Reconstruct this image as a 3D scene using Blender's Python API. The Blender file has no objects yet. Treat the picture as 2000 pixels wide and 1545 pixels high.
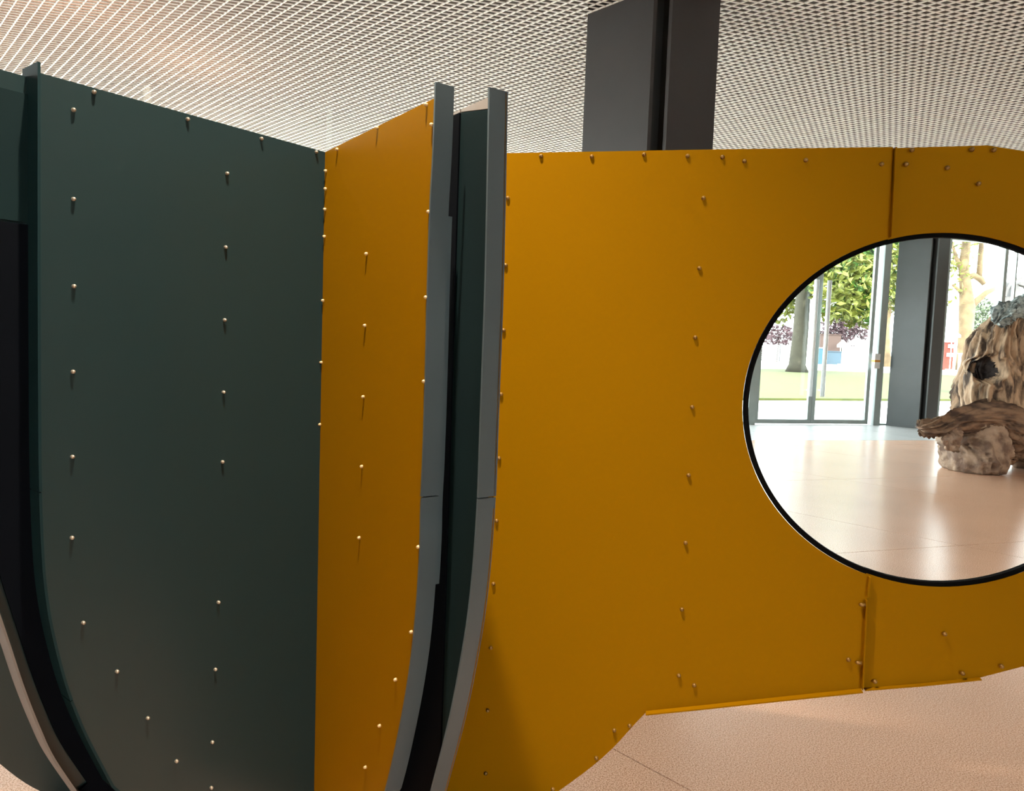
import bpy, bmesh, math, random
from mathutils import Vector, Matrix, noise
from mathutils.geometry import tessellate_polygon
random.seed(7)
SC = bpy.context.scene
COL = SC.collection

# ------------------------------------------------------------------ camera
F_PX, EYE = 1444.0, 1.55
PITCH, ROLL = math.radians(4.13), math.radians(2.06)
CAM_F = Vector((0, math.cos(PITCH), -math.sin(PITCH)))
_r0, _u0 = Vector((1, 0, 0)), Vector((0, math.sin(PITCH), math.cos(PITCH)))
CAM_R = _r0 * math.cos(ROLL) + _u0 * math.sin(ROLL)
CAM_U = -_r0 * math.sin(ROLL) + _u0 * math.cos(ROLL)
CAM_P = Vector((0, 0, EYE))
cd = bpy.data.cameras.new('camera')
cd.sensor_width = 36.0
cd.lens = 36.0 * F_PX / 2000.0
cd.clip_start, cd.clip_end = 0.05, 600
cam = bpy.data.objects.new('camera', cd)
cam.matrix_world = Matrix(((CAM_R.x, CAM_U.x, -CAM_F.x, 0), (CAM_R.y, CAM_U.y, -CAM_F.y, 0),
                           (CAM_R.z, CAM_U.z, -CAM_F.z, EYE), (0, 0, 0, 1)))
COL.objects.link(cam)
SC.camera = cam

# ------------------------------------------------------------------ world, sun, exposure
SC.view_settings.view_transform = 'Standard'
SC.view_settings.look = 'None'
SC.view_settings.gamma = 1.0
SC.view_settings.use_curve_mapping = False
SC.view_settings.exposure = 0.85
SC.cycles.adaptive_threshold = .02; SC.cycles.max_bounces = 6; SC.cycles.diffuse_bounces = 4; SC.cycles.glossy_bounces = 3
w = bpy.data.worlds.new('sky'); SC.world = w; w.use_nodes = True
nt = w.node_tree; nt.nodes.clear()
bg = nt.nodes.new('ShaderNodeBackground'); wo = nt.nodes.new('ShaderNodeOutputWorld')
bg.inputs['Color'].default_value = (0.93, 0.97, 1.0, 1); bg.inputs['Strength'].default_value = 5.8
nt.links.new(bg.outputs[0], wo.inputs[0])
sd = bpy.data.lights.new('sun', 'SUN'); sd.energy = 8.0; sd.angle = math.radians(1.5); sd.color = (1, .95, .86)
sun = bpy.data.objects.new('sun', sd); COL.objects.link(sun)
sun.rotation_euler = Vector((-0.25, 0.58, -0.77)).to_track_quat('-Z', 'Y').to_euler()

# ceiling downlights: x, y, watts, half cone angle, warm tint
LAMPS = [(-0.46, 1.50, 1550, 36, 1.0), (-2.4, 4.3, 220, 62, .35), (4.2, 3.9, 220, 62, .35),
         (-5.6, 3.2, 260, 62, .35), (10.5, 4.6, 800, 80, .2), (-9.6, 5.2, 330, 80, .2)]
CEIL = 4.3
LAMP_GAIN = .42

# ------------------------------------------------------------------ pixel helpers (2000 x 1545 frame) and planes of the place
def ray(px, py):
    return CAM_F + CAM_R * ((px - 1000) / F_PX) - CAM_U * ((py - 772.5) / F_PX)
def at_z(px, py, z):
    d = ray(px, py); return CAM_P + d * ((z - EYE) / d.z)
def at_y(px, py, y):
    d = ray(px, py); return CAM_P + d * (y / d.y)
def xy(v): return Vector((v.x, v.y, 0))
class Plane:
    """vertical plane through two ground points; n is the side that faces the viewer"""
    def __init__(s, a, b, flip=False):
        s.o = xy(a); s.d = (xy(b) - xy(a)).normalized()
        s.n = Vector((s.d.y, -s.d.x, 0))
        if s.n.dot(CAM_P - s.o) < 0: s.n = -s.n
        if flip: s.n = -s.n
    def hit(s, px, py):
        d = ray(px, py); t = (s.o - CAM_P).dot(s.n) / d.dot(s.n); return CAM_P + d * t
    def uv(s, p): return ((p - s.o).dot(s.d), p.z)
    def px(s, x, y): return s.uv(s.hit(x, y))
    def p(s, u, z, off=0.0): return s.o + s.d * u + Vector((0, 0, z)) + s.n * off
    def rot(s):
        return Matrix((s.d, Vector((0, 0, 1)).cross(s.d), Vector((0, 0, 1)))).transposed()

# ------------------------------------------------------------------ materials
def mat(name, color, rough=0.5, color2=None, scale=8.0, bump=0.0, metallic=0.0, coat=0.0, detail=4, spec=0.5, bscale=None, stretch=None, coat_rough=0.1):
    m = bpy.data.materials.new(name); m.use_nodes = True
    t = m.node_tree; b = t.nodes['Principled BSDF']
    b.inputs['Roughness'].default_value = rough; b.inputs['Metallic'].default_value = metallic
    b.inputs['Specular IOR Level'].default_value = spec
    if coat: b.inputs['Coat Weight'].default_value = coat; b.inputs['Coat Roughness'].default_value = coat_rough
    tc = t.nodes.new('ShaderNodeTexCoord'); mp = t.nodes.new('ShaderNodeMapping')
    t.links.new(tc.outputs['Object'], mp.inputs[0])
    if stretch: mp.inputs['Scale'].default_value = stretch
    nz = t.nodes.new('ShaderNodeTexNoise'); nz.inputs['Scale'].default_value = scale; nz.inputs['Detail'].default_value = detail
    t.links.new(mp.outputs[0], nz.inputs['Vector'])
    rp = t.nodes.new('ShaderNodeValToRGB')
    c2 = color2 or tuple(c * 0.9 for c in color)
    rp.color_ramp.elements[0].position = .3; rp.color_ramp.elements[1].position = .7
    rp.color_ramp.elements[0].color = (*c2, 1); rp.color_ramp.elements[1].color = (*color, 1)
    t.links.new(nz.outputs['Fac'], rp.inputs[0]); t.links.new(rp.outputs[0], b.inputs['Base Color'])
    if bump:
        bn = t.nodes.new('ShaderNodeTexNoise'); bn.inputs['Scale'].default_value = bscale or scale * 4
        bn.inputs['Detail'].default_value = 6
        t.links.new(mp.outputs[0], bn.inputs['Vector'])
        bp = t.nodes.new('ShaderNodeBump'); bp.inputs['Strength'].default_value = bump; bp.inputs['Distance'].default_value = .01
        t.links.new(bn.outputs['Fac'], bp.inputs['Height']); t.links.new(bp.outputs[0], b.inputs['Normal'])
    return m
YELLOW = mat('yellow_paint', (.272, .122, .0006), .55, (.262, .117, .0006), 1.2, spec=.02)
CHAR = mat('charcoal_paint', (.0125, .028, .029), .36, (.0118, .0265, .0275), 1.5, coat=.12, coat_rough=.2, spec=.3)
STRIP_LIT = mat('charcoal_strip_lit', (.076, .098, .107), .5, (.072, .092, .101), 3, spec=.3)  # edge paint with the light on the right fin put into the colour
STRIP_SHADED = mat('charcoal_strip_shaded', (.009, .027, .030), .55, (.008, .024, .027), 3, spec=.1)  # same edge paint, darkened for the shade on the left fin
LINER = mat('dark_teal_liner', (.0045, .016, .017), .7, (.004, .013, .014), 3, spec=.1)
LINERB_SHADE = mat('navy_black_liner_shade', (.002, .003, .005), .8, spec=.05)
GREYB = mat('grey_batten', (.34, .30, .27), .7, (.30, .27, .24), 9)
BROWNG = mat('brown_grey_strip_paint', (.15, .13, .115), .7, (.13, .112, .10), 9)
BLACK = mat('black_rubber', (.003, .003, .003), .85, spec=.05)
BOLT = mat('bolt_steel', (.42, .36, .28), .32, metallic=.6)
BOLTY = mat('bolt_yellow', (.24, .13, .03), .35, metallic=.35)
BOLTP = mat('bolt_pale', (.60, .42, .20), .35, metallic=.3)
COLM = mat('column_steel', (.028, .024, .024), .42, (.024, .021, .021), 3, coat=.15)
COLM_LIT = mat('column_steel_daylit', (.060, .070, .074), .4, (.055, .065, .068), 3, coat=.2)  # near column's steel again, daylight painted in as a paler tone
COLB = mat('column_groove', (.002, .002, .002), .6)
MESHM = mat('ceiling_mesh_metal', (.90, .88, .84), .5, (.87, .85, .81), 2)
PLEN = mat('plenum_dark', (.050, .036, .026), .9)
WALLM = mat('plaster_wall', (.34, .24, .19), .85)
FRAME = mat('grey_aluminium', (.34, .40, .39), .4, (.30, .36, .35), 3, metallic=.2)
STEEL = mat('brushed_steel', (.85, .87, .87), .35, (.78, .8, .8), 20, metallic=.25)
WHITE = mat('white_plastic', (.82, .84, .84), .45)
ORANGE = mat('orange_plastic', (.8, .35, .05), .5)
def sharpen(m, a, b):
    for n_ in m.node_tree.nodes:
        if n_.type == 'VALTORGB': n_.color_ramp.elements[0].position = a; n_.color_ramp.elements[1].position = b
def terrazzo(name, base, dark, light, rough, sc=190):
    m = bpy.data.materials.new(name); m.use_nodes = True
    t = m.node_tree; b = t.nodes['Principled BSDF']
    tc = t.nodes.new('ShaderNodeTexCoord')
    n1 = t.nodes.new('ShaderNodeTexNoise'); n1.inputs['Scale'].default_value = sc; n1.inputs['Detail'].default_value = 2
    n2 = t.nodes.new('ShaderNodeTexNoise'); n2.inputs['Scale'].default_value = 1.1; n2.inputs['Detail'].default_value = 5
    n3 = t.nodes.new('ShaderNodeTexVoronoi'); n3.inputs['Scale'].default_value = sc * .55
    geo = t.nodes.new('ShaderNodeNewGeometry')
    for n in (n1, n2, n3): t.links.new(geo.outputs['Position'], n.inputs['Vector'])
    rp = t.nodes.new('ShaderNodeValToRGB'); e = rp.color_ramp.elements
    e[0].position = .33; e[0].color = (*dark, 1); e[1].position = .68; e[1].color = (*light, 1)
    k = rp.color_ramp.elements.new(.5); k.color = (*base, 1)
    t.links.new(n1.outputs['Fac'], rp.inputs[0])
    rv = t.nodes.new('ShaderNodeValToRGB'); rv.color_ramp.elements[0].position = .0; rv.color_ramp.elements[1].position = .22
    rv.color_ramp.elements[0].color = (*[c * .62 for c in dark], 1); rv.color_ramp.elements[1].color = (1, 1, 1, 1)
    t.links.new(n3.outputs['Distance'], rv.inputs[0])
    mx = t.nodes.new('ShaderNodeMix'); mx.data_type = 'RGBA'; mx.blend_type = 'MULTIPLY'; mx.inputs[0].default_value = .35
    t.links.new(rp.outputs[0], mx.inputs[6]); t.links.new(rv.outputs[0], mx.inputs[7])
    m2 = t.nodes.new('ShaderNodeMix'); m2.data_type = 'RGBA'; m2.blend_type = 'MULTIPLY'; m2.inputs[0].default_value = .22
    t.links.new(mx.outputs[2], m2.inputs[6]); t.links.new(n2.outputs['Fac'], m2.inputs[7])
    t.links.new(m2.outputs[2], b.inputs['Base Color'])
    b.inputs['Roughness'].default_value = rough
    return m
TERR = terrazzo('terrazzo_pink', (.76, .465, .32), (.40, .21, .115), (.92, .66, .51), .24)
STONE = terrazzo('pale_stone', (.40, .41, .41), (.34, .35, .35), (.46, .47, .47), .35, 60)
JOINT = mat('joint_mortar', (.20, .15, .12), .8)
def glass_mat():
    m = bpy.data.materials.new('window_glass'); m.use_nodes = True
    t = m.node_tree; t.nodes.clear()
    o = t.nodes.new('ShaderNodeOutputMaterial'); mx = t.nodes.new('ShaderNodeMixShader')
    tr = t.nodes.new('ShaderNodeBsdfTransparent'); tr.inputs[0].default_value = (.93, .97, .95, 1)
    gl = t.nodes.new('ShaderNodeBsdfGlossy'); gl.inputs['Roughness'].default_value = .02
    lw_ = t.nodes.new('ShaderNodeLayerWeight'); lw_.inputs['Blend'].default_value = .5
    pw = t.nodes.new('ShaderNodeMath'); pw.operation = 'POWER'; pw.inputs[1].default_value = 5.0
    ad = t.nodes.new('ShaderNodeMath'); ad.operation = 'MULTIPLY_ADD'; ad.inputs[1].default_value = .9; ad.inputs[2].default_value = .035
    t.links.new(lw_.outputs['Facing'], pw.inputs[0]); t.links.new(pw.outputs[0], ad.inputs[0])
    t.links.new(ad.outputs[0], mx.inputs[0]); t.links.new(tr.outputs[0], mx.inputs[1]); t.links.new(gl.outputs[0], mx.inputs[2])
    t.links.new(mx.outputs[0], o.inputs[0]); return m
GLASS = glass_mat()

# ------------------------------------------------------------------ mesh helpers
def link(name, me, m, parent=None):
    o = bpy.data.objects.new(name, me); COL.objects.link(o)
    if m is not None and not me.materials: me.materials.append(m)
    if parent: o.parent = parent
    return o
def mesh(name, v, f, m, parent=None, smooth=False):
    me = bpy.data.meshes.new(name); me.from_pydata([tuple(a) for a in v], [], f); me.update()
    if smooth: me.polygons.foreach_set('use_smooth', [True] * len(me.polygons))
    return link(name, me, m, parent)
def empty(name, loc=(0, 0, 0)):
    o = bpy.data.objects.new(name, None); o.empty_display_size = .1; COL.objects.link(o); o.location = loc; return o
def tag(o, label=None, cat=None, group=None, kind=None):
    if label: o['label'] = label
    if cat: o['category'] = cat
    if group: o['group'] = group
    if kind: o['kind'] = kind
    return o
class MB:
    def __init__(s): s.v, s.f = [], []
    def add(s, v, f):
        k = len(s.v); s.v += [tuple(a) for a in v]; s.f += [tuple(i + k for i in q) for q in f]
    def hexa(s, lo, hi):           # lo, hi: 4 points each
        s.add(list(lo) + list(hi), [(3, 2, 1, 0), (4, 5, 6, 7), (0, 1, 5, 4), (1, 2, 6, 5), (2, 3, 7, 6), (3, 0, 4, 7)])
    def box(s, a, b):
        x0, y0, z0 = a; x1, y1, z1 = b
        s.hexa([(x0, y0, z0), (x1, y0, z0), (x1, y1, z0), (x0, y1, z0)], [(x0, y0, z1), (x1, y0, z1), (x1, y1, z1), (x0, y1, z1)])
    def bar(s, a, b, side, up, w_, h_):   # bar from a to b; cross-section w_ along side, h_ along up (from the line upwards)
        a, b = Vector(a), Vector(b); q = side * (w_ / 2); r = up * h_
        s.hexa([a - q, a + q, b + q, b - q], [a - q + r, a + q + r, b + q + r, b - q + r])
    def tube(s, pts, rad, n=10, caps=True):
        pts = [Vector(p) for p in pts]; k0 = len(s.v)
        if not isinstance(rad, (list, tuple)): rad = [rad] * len(pts)
        for i, p in enumerate(pts):
            t = (pts[min(i + 1, len(pts) - 1)] - pts[max(i - 1, 0)]).normalized()
            a = t.orthogonal().normalized() if abs(t.z) > .95 else t.cross(Vector((0, 0, 1))).normalized()
            b = t.cross(a)
            for j in range(n):
                th = 2 * math.pi * j / n; s.v.append(tuple(p + a * (math.cos(th) * rad[i]) + b * (math.sin(th) * rad[i])))
        for i in range(len(pts) - 1):
            for j in range(n):
                k = k0 + i * n; s.f.append((k + j, k + (j + 1) % n, k + n + (j + 1) % n, k + n + j))
        if caps:
            s.f.append(tuple(k0 + j for j in reversed(range(n)))); k = k0 + (len(pts) - 1) * n; s.f.append(tuple(k + j for j in range(n)))
    def build(s, name, m, parent=None, smooth=False): return mesh(name, s.v, s.f, m, parent, smooth)

def spline(pts, n=8):
    """Catmull-Rom through 2D points"""
    out = []
    for i in range(len(pts) - 1):
        p0 = pts[max(i - 1, 0)]; p1 = pts[i]; p2 = pts[i + 1]; p3 = pts[min(i + 2, len(pts) - 1)]
        for k in range(n):
            t = k / n
            out.append(tuple(.5 * ((2 * b) + (-a + c) * t + (2 * a - 5 * b + 4 * c - d) * t * t + (-a + 3 * b - 3 * c + d) * t ** 3)
                             for a, b, c, d in zip(p0, p1, p2, p3)))
    out.append(tuple(pts[-1])); return out
def plate(name, pl, outline, m, parent, th=.004, holes=(), off=0.0):
    """a sheet on plane pl: outline of (u, z), front face at off along the plane normal, thickness backwards"""
    loops = [[Vector((u, z, 0)) for u, z in outline]] + [[Vector((u, z, 0)) for u, z in h] for h in holes]
    tris = tessellate_polygon(loops)
    flat = [p for lp in loops for p in lp]; n = len(flat)
    v = [pl.p(p.x, p.y, off) for p in flat] + [pl.p(p.x, p.y, off - th) for p in flat]
    f = []
    for t in tris:
        a, b, c = (v[i] for i in t)
        nn = (b - a).cross(c - a)
        t = tuple(t) if nn.dot(pl.n) > 0 else tuple(reversed(t))
        f.append(t); f.append(tuple(i + n for i in reversed(t)))
    k = 0
    for lp in loops:
        L = len(lp)
        for i in range(L):
            a, b = k + i, k + (i + 1) % L; f.append((a, b, b + n, a + n))
        k += L
    o = mesh(name, v, f, m, parent)
    bm = bmesh.new(); bm.from_mesh(o.data); bmesh.ops.recalc_face_normals(bm, faces=bm.faces); bm.to_mesh(o.data); bm.free()
    return o
def ribbon(name, pl, curve, o0, o1, m, parent, th=.004, shift=0.0):
    """strip that follows curve (u, z) on pl and spans offsets o0..o1 along the plane normal; th measured in the plane"""
    v, f = [], []
    L = len(curve)
    for i, (u, z) in enumerate(curve):
        a = Vector(curve[max(i - 1, 0)]); b = Vector(curve[min(i + 1, L - 1)]); t = (b - a).normalized(); nn = Vector((-t.y, t.x))
        p, q = Vector((u, z)) + nn * shift, Vector((u, z)) + nn * (shift + th)
        v += [pl.p(p.x, p.y, o0), pl.p(p.x, p.y, o1), pl.p(q.x, q.y, o1), pl.p(q.x, q.y, o0)]
    for i in range(L - 1):
        k = i * 4
        for j in range(4): f.append((k + j, k + (j + 1) % 4, k + 4 + (j + 1) % 4, k + 4 + j))
    f.append((3, 2, 1, 0)); k = (L - 1) * 4; f.append((k, k + 1, k + 2, k + 3))
    o = mesh(name, v, f, m, parent)
    bm = bmesh.new(); bm.from_mesh(o.data); bmesh.ops.recalc_face_normals(bm, faces=bm.faces); bm.to_mesh(o.data); bm.free()
    return o
def dome_mesh(name, m, r=.0058, h=.0075, n=12):
    v, f = [], []
    prof = [(1, 0), (1, .35), (.86, .68), (.5, .93)]
    for k, (a, b) in enumerate(prof):
        for j in range(n):
            th = 2 * math.pi * j / n; v.append((r * a * math.cos(th), -h * b, r * a * math.sin(th)))
    v.append((0, -h, 0))
    for k in range(len(prof) - 1):
        for j in range(n): f.append((k * n + j, k * n + (j + 1) % n, (k + 1) * n + (j + 1) % n, (k + 1) * n + j))
    k = (len(prof) - 1) * n
    for j in range(n): f.append((k + j, k + (j + 1) % n, len(v) - 1))
    me = bpy.data.meshes.new(name); me.from_pydata(v, [], f); me.update(); me.materials.append(m)
    me.polygons.foreach_set('use_smooth', [True] * len(me.polygons)); return me

# ================================================================== THE HALL
D1 = Vector((-math.sin(math.radians(43.5)), math.cos(math.radians(43.5)), 0))   # two directions of the building's rhombic grid
D2 = Vector((math.sin(math.radians(72.5)), math.cos(math.radians(72.5)), 0))
N1 = Vector((D1.y, -D1.x, 0)); N2 = Vector((-D2.y, D2.x, 0))
FU = Vector((math.sin(math.radians(74.5)), math.cos(math.radians(74.5)), 0))     # along the glass front
FV = Vector((-FU.y, FU.x, 0))                                                    # outwards through it
U0, U1, V0, V1 = -12.0, 17.0, -8.0, 13.66
def fuv(u, v, z=0): return FU * u + FV * v + Vector((0, 0, z))
def clip_line(p, d, u0, u1, v0, v1):
    t0, t1 = -1e9, 1e9
    for ax, lo, hi in ((FU, u0, u1), (FV, v0, v1)):
        a, b = p.dot(ax), d.dot(ax)
        ta, tb = sorted(((lo - a) / b, (hi - a) / b)); t0, t1 = max(t0, ta), min(t1, tb)
    return (t0, t1) if t1 - t0 > .05 else None
def clip_poly(poly, ax, lim, sign):
    out = []
    for i, p in enumerate(poly):
        q = poly[(i + 1) % len(poly)]; a = sign * (p.dot(ax) - lim); b = sign * (q.dot(ax) - lim)
        if a <= 0: out.append(p)
        if (a < 0) != (b < 0) and a != b: out.append(p + (q - p) * (a / (a - b)))
    return out
def quad_slab(name, u0, u1, v0, v1, z0, z1, m, parent=None):
    b = MB(); b.hexa([fuv(u0, v0, z0), fuv(u1, v0, z0), fuv(u1, v1, z0), fuv(u0, v1, z0)],
                     [fuv(u0, v0, z1), fuv(u1, v0, z1), fuv(u1, v1, z1), fuv(u0, v1, z1)])
    return b.build(name, m, parent)

# floor: mortar bed, rhombic terrazzo slabs, pale stone strip along the glass front
floor = tag(quad_slab('floor', U0, U1, V0, V1 + .1, -.25, -.012, JOINT), 'pink terrazzo hall floor of large rhombic slabs', kind='structure')
G = .006
C1S, C1P, C2S, C2P = 2.21, 2.34, 4.63, 2.8
VM = 11.15
det = N1.x * N2.y - N1.y * N2.x
def solve(c1, c2): return Vector(((c1 * N2.y - c2 * N1.y) / det, (N1.x * c2 - N2.x * c1) / det, 0))
for i in range(-12, 13):
    for j in range(-8, 9):
        a0, a1 = C1S + i * C1P + G / 2, C1S + (i + 1) * C1P - G / 2
        b0, b1 = C2S + j * C2P + G / 2, C2S + (j + 1) * C2P - G / 2
        poly = [solve(a0, b0), solve(a1, b0), solve(a1, b1), solve(a0, b1)]
        for ax, lim, sg in ((FU, U0, -1), (FU, U1, 1), (FV, V0, -1), (FV, VM, 1)):
            poly = clip_poly(poly, ax, lim, sg)
            if len(poly) < 3: break
        if len(poly) < 3: continue
        n = len(poly)
        v = [p + Vector((0, 0, 0)) for p in poly] + [p + Vector((0, 0, -.014)) for p in poly]
        f = [tuple(range(n)), tuple(reversed(range(n, 2 * n)))] + [(k, k + n, (k + 1) % n + n, (k + 1) % n) for k in range(n)]
        o = mesh('floor_slab', v, f, TERR, floor)
        bm = bmesh.new(); bm.from_mesh(o.data); bmesh.ops.recalc_face_normals(bm, faces=bm.faces); bm.to_mesh(o.data); bm.free()
uu = U0
while uu < U1 - .1:
    quad_slab('stone_slab', uu + .004, min(uu + 1.45, U1) - .004, VM + .008, VM + 1.25, -.014, 0, STONE, floor)
    quad_slab('stone_slab', uu + .004, min(uu + 1.45, U1) - .004, VM + 1.258, V1 + .1, -.014, 0, STONE, floor)
    uu += 1.45

# ceiling: dark plenum and the diamond mesh hung below it
ceiling = tag(quad_slab('ceiling', U0, U1, V0, V1 + .6, CEIL + 1.2, CEIL + 1.45, PLEN), 'dark ceiling above the metal mesh', kind='structure')
mb = MB()
S1, S2 = .093 * math.sin(math.radians(64)), .0703 * math.sin(math.radians(64))
UPV = Vector((0, 0, 1))
for n_, d_, s_, wd, ht in ((N1, D1, S1, .0100, .010), (N2, D2, S2, .0076, .009)):
    lo = min(fuv(a, b).dot(n_) for a in (U0, U1) for b in (V0, V1)); hi = max(fuv(a, b).dot(n_) for a in (U0, U1) for b in (V0, V1))
    k = math.ceil(lo / s_)
    while k * s_ < hi:
        p = n_ * (k * s_) + Vector((0, 0, CEIL)); r = clip_line(p, d_, U0, U1, V0, V1)
        if r:
            ns_ = max(1, round((r[1] - r[0]) / .4)); q_ = n_ * (wd / 2); h_ = UPV * ht; k0 = len(mb.v)
            for i_ in range(ns_ + 1):
                c_ = p + d_ * (r[0] + (r[1] - r[0]) * i_ / ns_)
                mb.v += [c_ - q_ + h_, c_ - q_, c_ + q_, c_ + q_ + h_]
                if i_ < ns_:
                    e_ = k0 + i_ * 4
                    mb.f += [(e_, e_ + 1, e_ + 5, e_ + 4), (e_ + 1, e_ + 2, e_ + 6, e_ + 5), (e_ + 2, e_ + 3, e_ + 7, e_ + 6)]
        k += 1
mesh_o = tag(mb.build('mesh_grid', MESHM, ceiling), 'pale metal diamond mesh', kind='stuff')

# fascias that close the ceiling void above the glazing
quad_slab('fascia', U0 - .1, U1, V1 + .02, V1 + .3, CEIL + .0, CEIL + 1.45, PLEN, ceiling)
quad_slab('fascia', U0 - .3, U0 - .02, V0, V1 + .3, CEIL + .0, CEIL + 1.45, PLEN, ceiling)
# walls out of the frame: solid behind the viewer and on the left, glass on the right
def wall(name, a, b, z0, z1, m, th=.25):
    a, b = Vector(a), Vector(b); d = (b - a).normalized(); n_ = Vector((d.y, -d.x, 0))
    mbx = MB(); Z0, Z1 = Vector((0, 0, z0)), Vector((0, 0, z1))
    mbx.hexa([a + Z0, b + Z0, b + n_ * th + Z0, a + n_ * th + Z0], [a + Z1, b + Z1, b + n_ * th + Z1, a + n_ * th + Z1])
    return tag(mbx.build(name, m), kind='structure')
wall('wall_back', fuv(U0, V0), fuv(-.6, V0), 0, CEIL + 1.2, WALLM)
wall('wall_back_right', fuv(2.4, V0), fuv(U1, V0), 0, CEIL + 1.2, WALLM)
bw = tag(empty('window_3', fuv(.9, V0)), 'glazed bay in the wall behind the viewer', kind='structure')
for k in range(3):
    o = quad_slab('mullion', -.6 + 1.5 * k - .04, -.6 + 1.5 * k + .04, V0 - .08, V0 + .08, 0, CEIL + 1.2, FRAME, bw); o.data.transform(Matrix.Translation(-fuv(.9, V0)))
    if k < 2: o = quad_slab('pane', -.6 + 1.5 * k + .04, -.6 + 1.5 * k + 1.46, V0 - .006, V0 + .006, .03, CEIL, GLASS, bw); o.data.transform(Matrix.Translation(-fuv(.9, V0)))
wall('wall_left', fuv(U0, 3.0), fuv(U0, V0), 0, CEIL + 1.2, WALLM)
wall('wall_right', fuv(U1, V0), fuv(U1, V1), 0, CEIL + 1.2, WALLM)

# downlights recessed in the mesh
can = None
for (x, y, wt, ang, bl) in LAMPS:
    if can is None:
        c = MB(); n = 20; v, f = [], []
        for (r, z) in ((.075, 0), (.075, .16), (.055, .16), (.055, .0)):
            for j in range(n): v.append((r * math.cos(2 * math.pi * j / n), r * math.sin(2 * math.pi * j / n), z))
        for k in range(3):
            for j in range(n): f.append((k * n + j, k * n + (j + 1) % n, (k + 1) * n + (j + 1) % n, (k + 1) * n + j))
        for j in range(n): f.append((3 * n + j, 3 * n + (j + 1) % n, (j + 1) % n, j))
        c.add(v, f); o = c.build('downlight', WHITE, ceiling); can = o.data
    else:
        o = link('downlight', can, None, ceiling)
    o.location = (x, y, CEIL - .03)
    ld = bpy.data.lights.new('downlight_lamp', 'SPOT'); ld.energy = wt * LAMP_GAIN; ld.spot_size = math.radians(2 * ang); ld.spot_blend = bl
    ld.shadow_soft_size = .035; ld.color = (1.0, .86, .70)
    lo = bpy.data.objects.new('downlight_lamp', ld); COL.objects.link(lo); lo.parent = o; lo.location = (0, 0, -.01)

# glass front: mullions, panes, a double door
def px_u(px, py=830, v=V1):
    pl_o = fuv(0, v); d = ray(px, py); t = (pl_o - CAM_P).dot(FV) / d.dot(FV); return (CAM_P + d * t).dot(FU)
front = tag(empty('window_1', fuv(px_u(1900), V1)), 'glass front of the hall with slim grey mullions', kind='structure')
inv = front.matrix_world
def fpart(u0, u1, v0, v1, z0, z1, name, m, parent):
    o = quad_slab(name, u0, u1, v0, v1, z0, z1, m, parent)
    return o
def local(o, root_loc):
    o.data.transform(Matrix.Translation(-Vector(root_loc)))
FL = fuv(px_u(1900), V1)
u_dl, u_dc, u_dr = px_u(1471), px_u(1581), px_u(1692)
u_dj = px_u(1703)
mull = [u_dl - .12] + [u_dl - .12 - 2.9 * k for k in range(1, 6)]
mull += [u_dj + .02]
u = u_dj + .02
for px in (1822, 1932, 1957): mull.append(px_u(px))
u = mull[-1] + 2.6
while u < U1: mull.append(u); u += 2.6
mull = sorted(mull)
for u in mull:
    if abs(u - (u_dl - .12)) < 1e-6 or abs(u - (u_dj + .02)) < 1e-6: wdt, dep = .17, .22
    elif abs(u - px_u(1957)) < 1e-6: wdt, dep = .035, .08
    else: wdt, dep = .09, .2
    local(fpart(u - wdt / 2, u + wdt / 2, V1 - dep / 2, V1 + dep / 2, 0, CEIL + 1.2, 'mullion', FRAME, front), FL)
local(fpart(U0, U1, V1 - .06, V1 + .06, CEIL - .1, CEIL + .02, 'head_rail', FRAME, front), FL)
edges = [U0] + mull + [U1]
for a, b in zip(edges[:-1], edges[1:]):
    if a < u_dc < b: continue
    local(fpart(a + .04, b - .04, V1 - .008, V1 + .008, .03, CEIL, 'pane', GLASS, front), FL)
local(fpart(U0, u_dl - .1, V1 - .05, V1 + .05, 0, .05, 'sill_rail', FRAME, front), FL)
local(fpart(u_dj + .1, U1, V1 - .05, V1 + .05, 0, .035, 'sill_rail', FRAME, front), FL)

door = tag(empty('door_1', fuv(u_dc, V1)), 'tall glazed double door with long steel pull bars', kind='structure')
DLc = fuv(u_dc, V1)
DH = 4.12
for (a, b, sgn) in ((u_dl, u_dc - .005, 1), (u_dc + .005, u_dr, -1)):
    lf = MB(); s = .085
    for (p, q, z0, z1) in ((a, a + s, .02, DH), (b - s, b, .02, DH), (a + s, b - s, .02, .11), (a + s, b - s, DH - .1, DH)):
        lf.hexa([fuv(p, V1 - .03, z0), fuv(q, V1 - .03, z0), fuv(q, V1 + .03, z0), fuv(p, V1 + .03, z0)],
                [fuv(p, V1 - .03, z1), fuv(q, V1 - .03, z1), fuv(q, V1 + .03, z1), fuv(p, V1 + .03, z1)])
    leaf = lf.build('door_leaf', FRAME, door); local(leaf, DLc)
    g = quad_slab('pane', a + s, b - s, V1 - .006, V1 + .006, .1, DH - .1, GLASS, leaf); local(g, DLc)
    hb = MB(); uh = (b - .14) if sgn > 0 else (a + .16)
    vh = V1 - .14
    hb.tube([fuv(uh, vh, .62), fuv(uh, vh, 3.1)], .045, 12)
    for z in (.75, 1.2, 2.7, 2.98): hb.tube([fuv(uh, vh, z), fuv(uh, V1 - .02, z)], .014, 8)
    h = hb.build('pull_bar', STEEL, leaf, True); local(h, DLc)
tr = quad_slab('transom', u_dl - .1, u_dj, V1 - .05, V1 + .05, DH + .01, DH + .12, FRAME, door); local(tr, DLc)
g = quad_slab('overlight', u_dl - .05, u_dj, V1 - .006, V1 + .006, DH + .12, CEIL, GLASS, door); local(g, DLc)
bx = MB(); p = px_u(1701, 705)
bx.box((-.07, -.045, -.16), (.07, .045, .16))
cb = bx.build('door_opener_box', WHITE, door)
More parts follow.
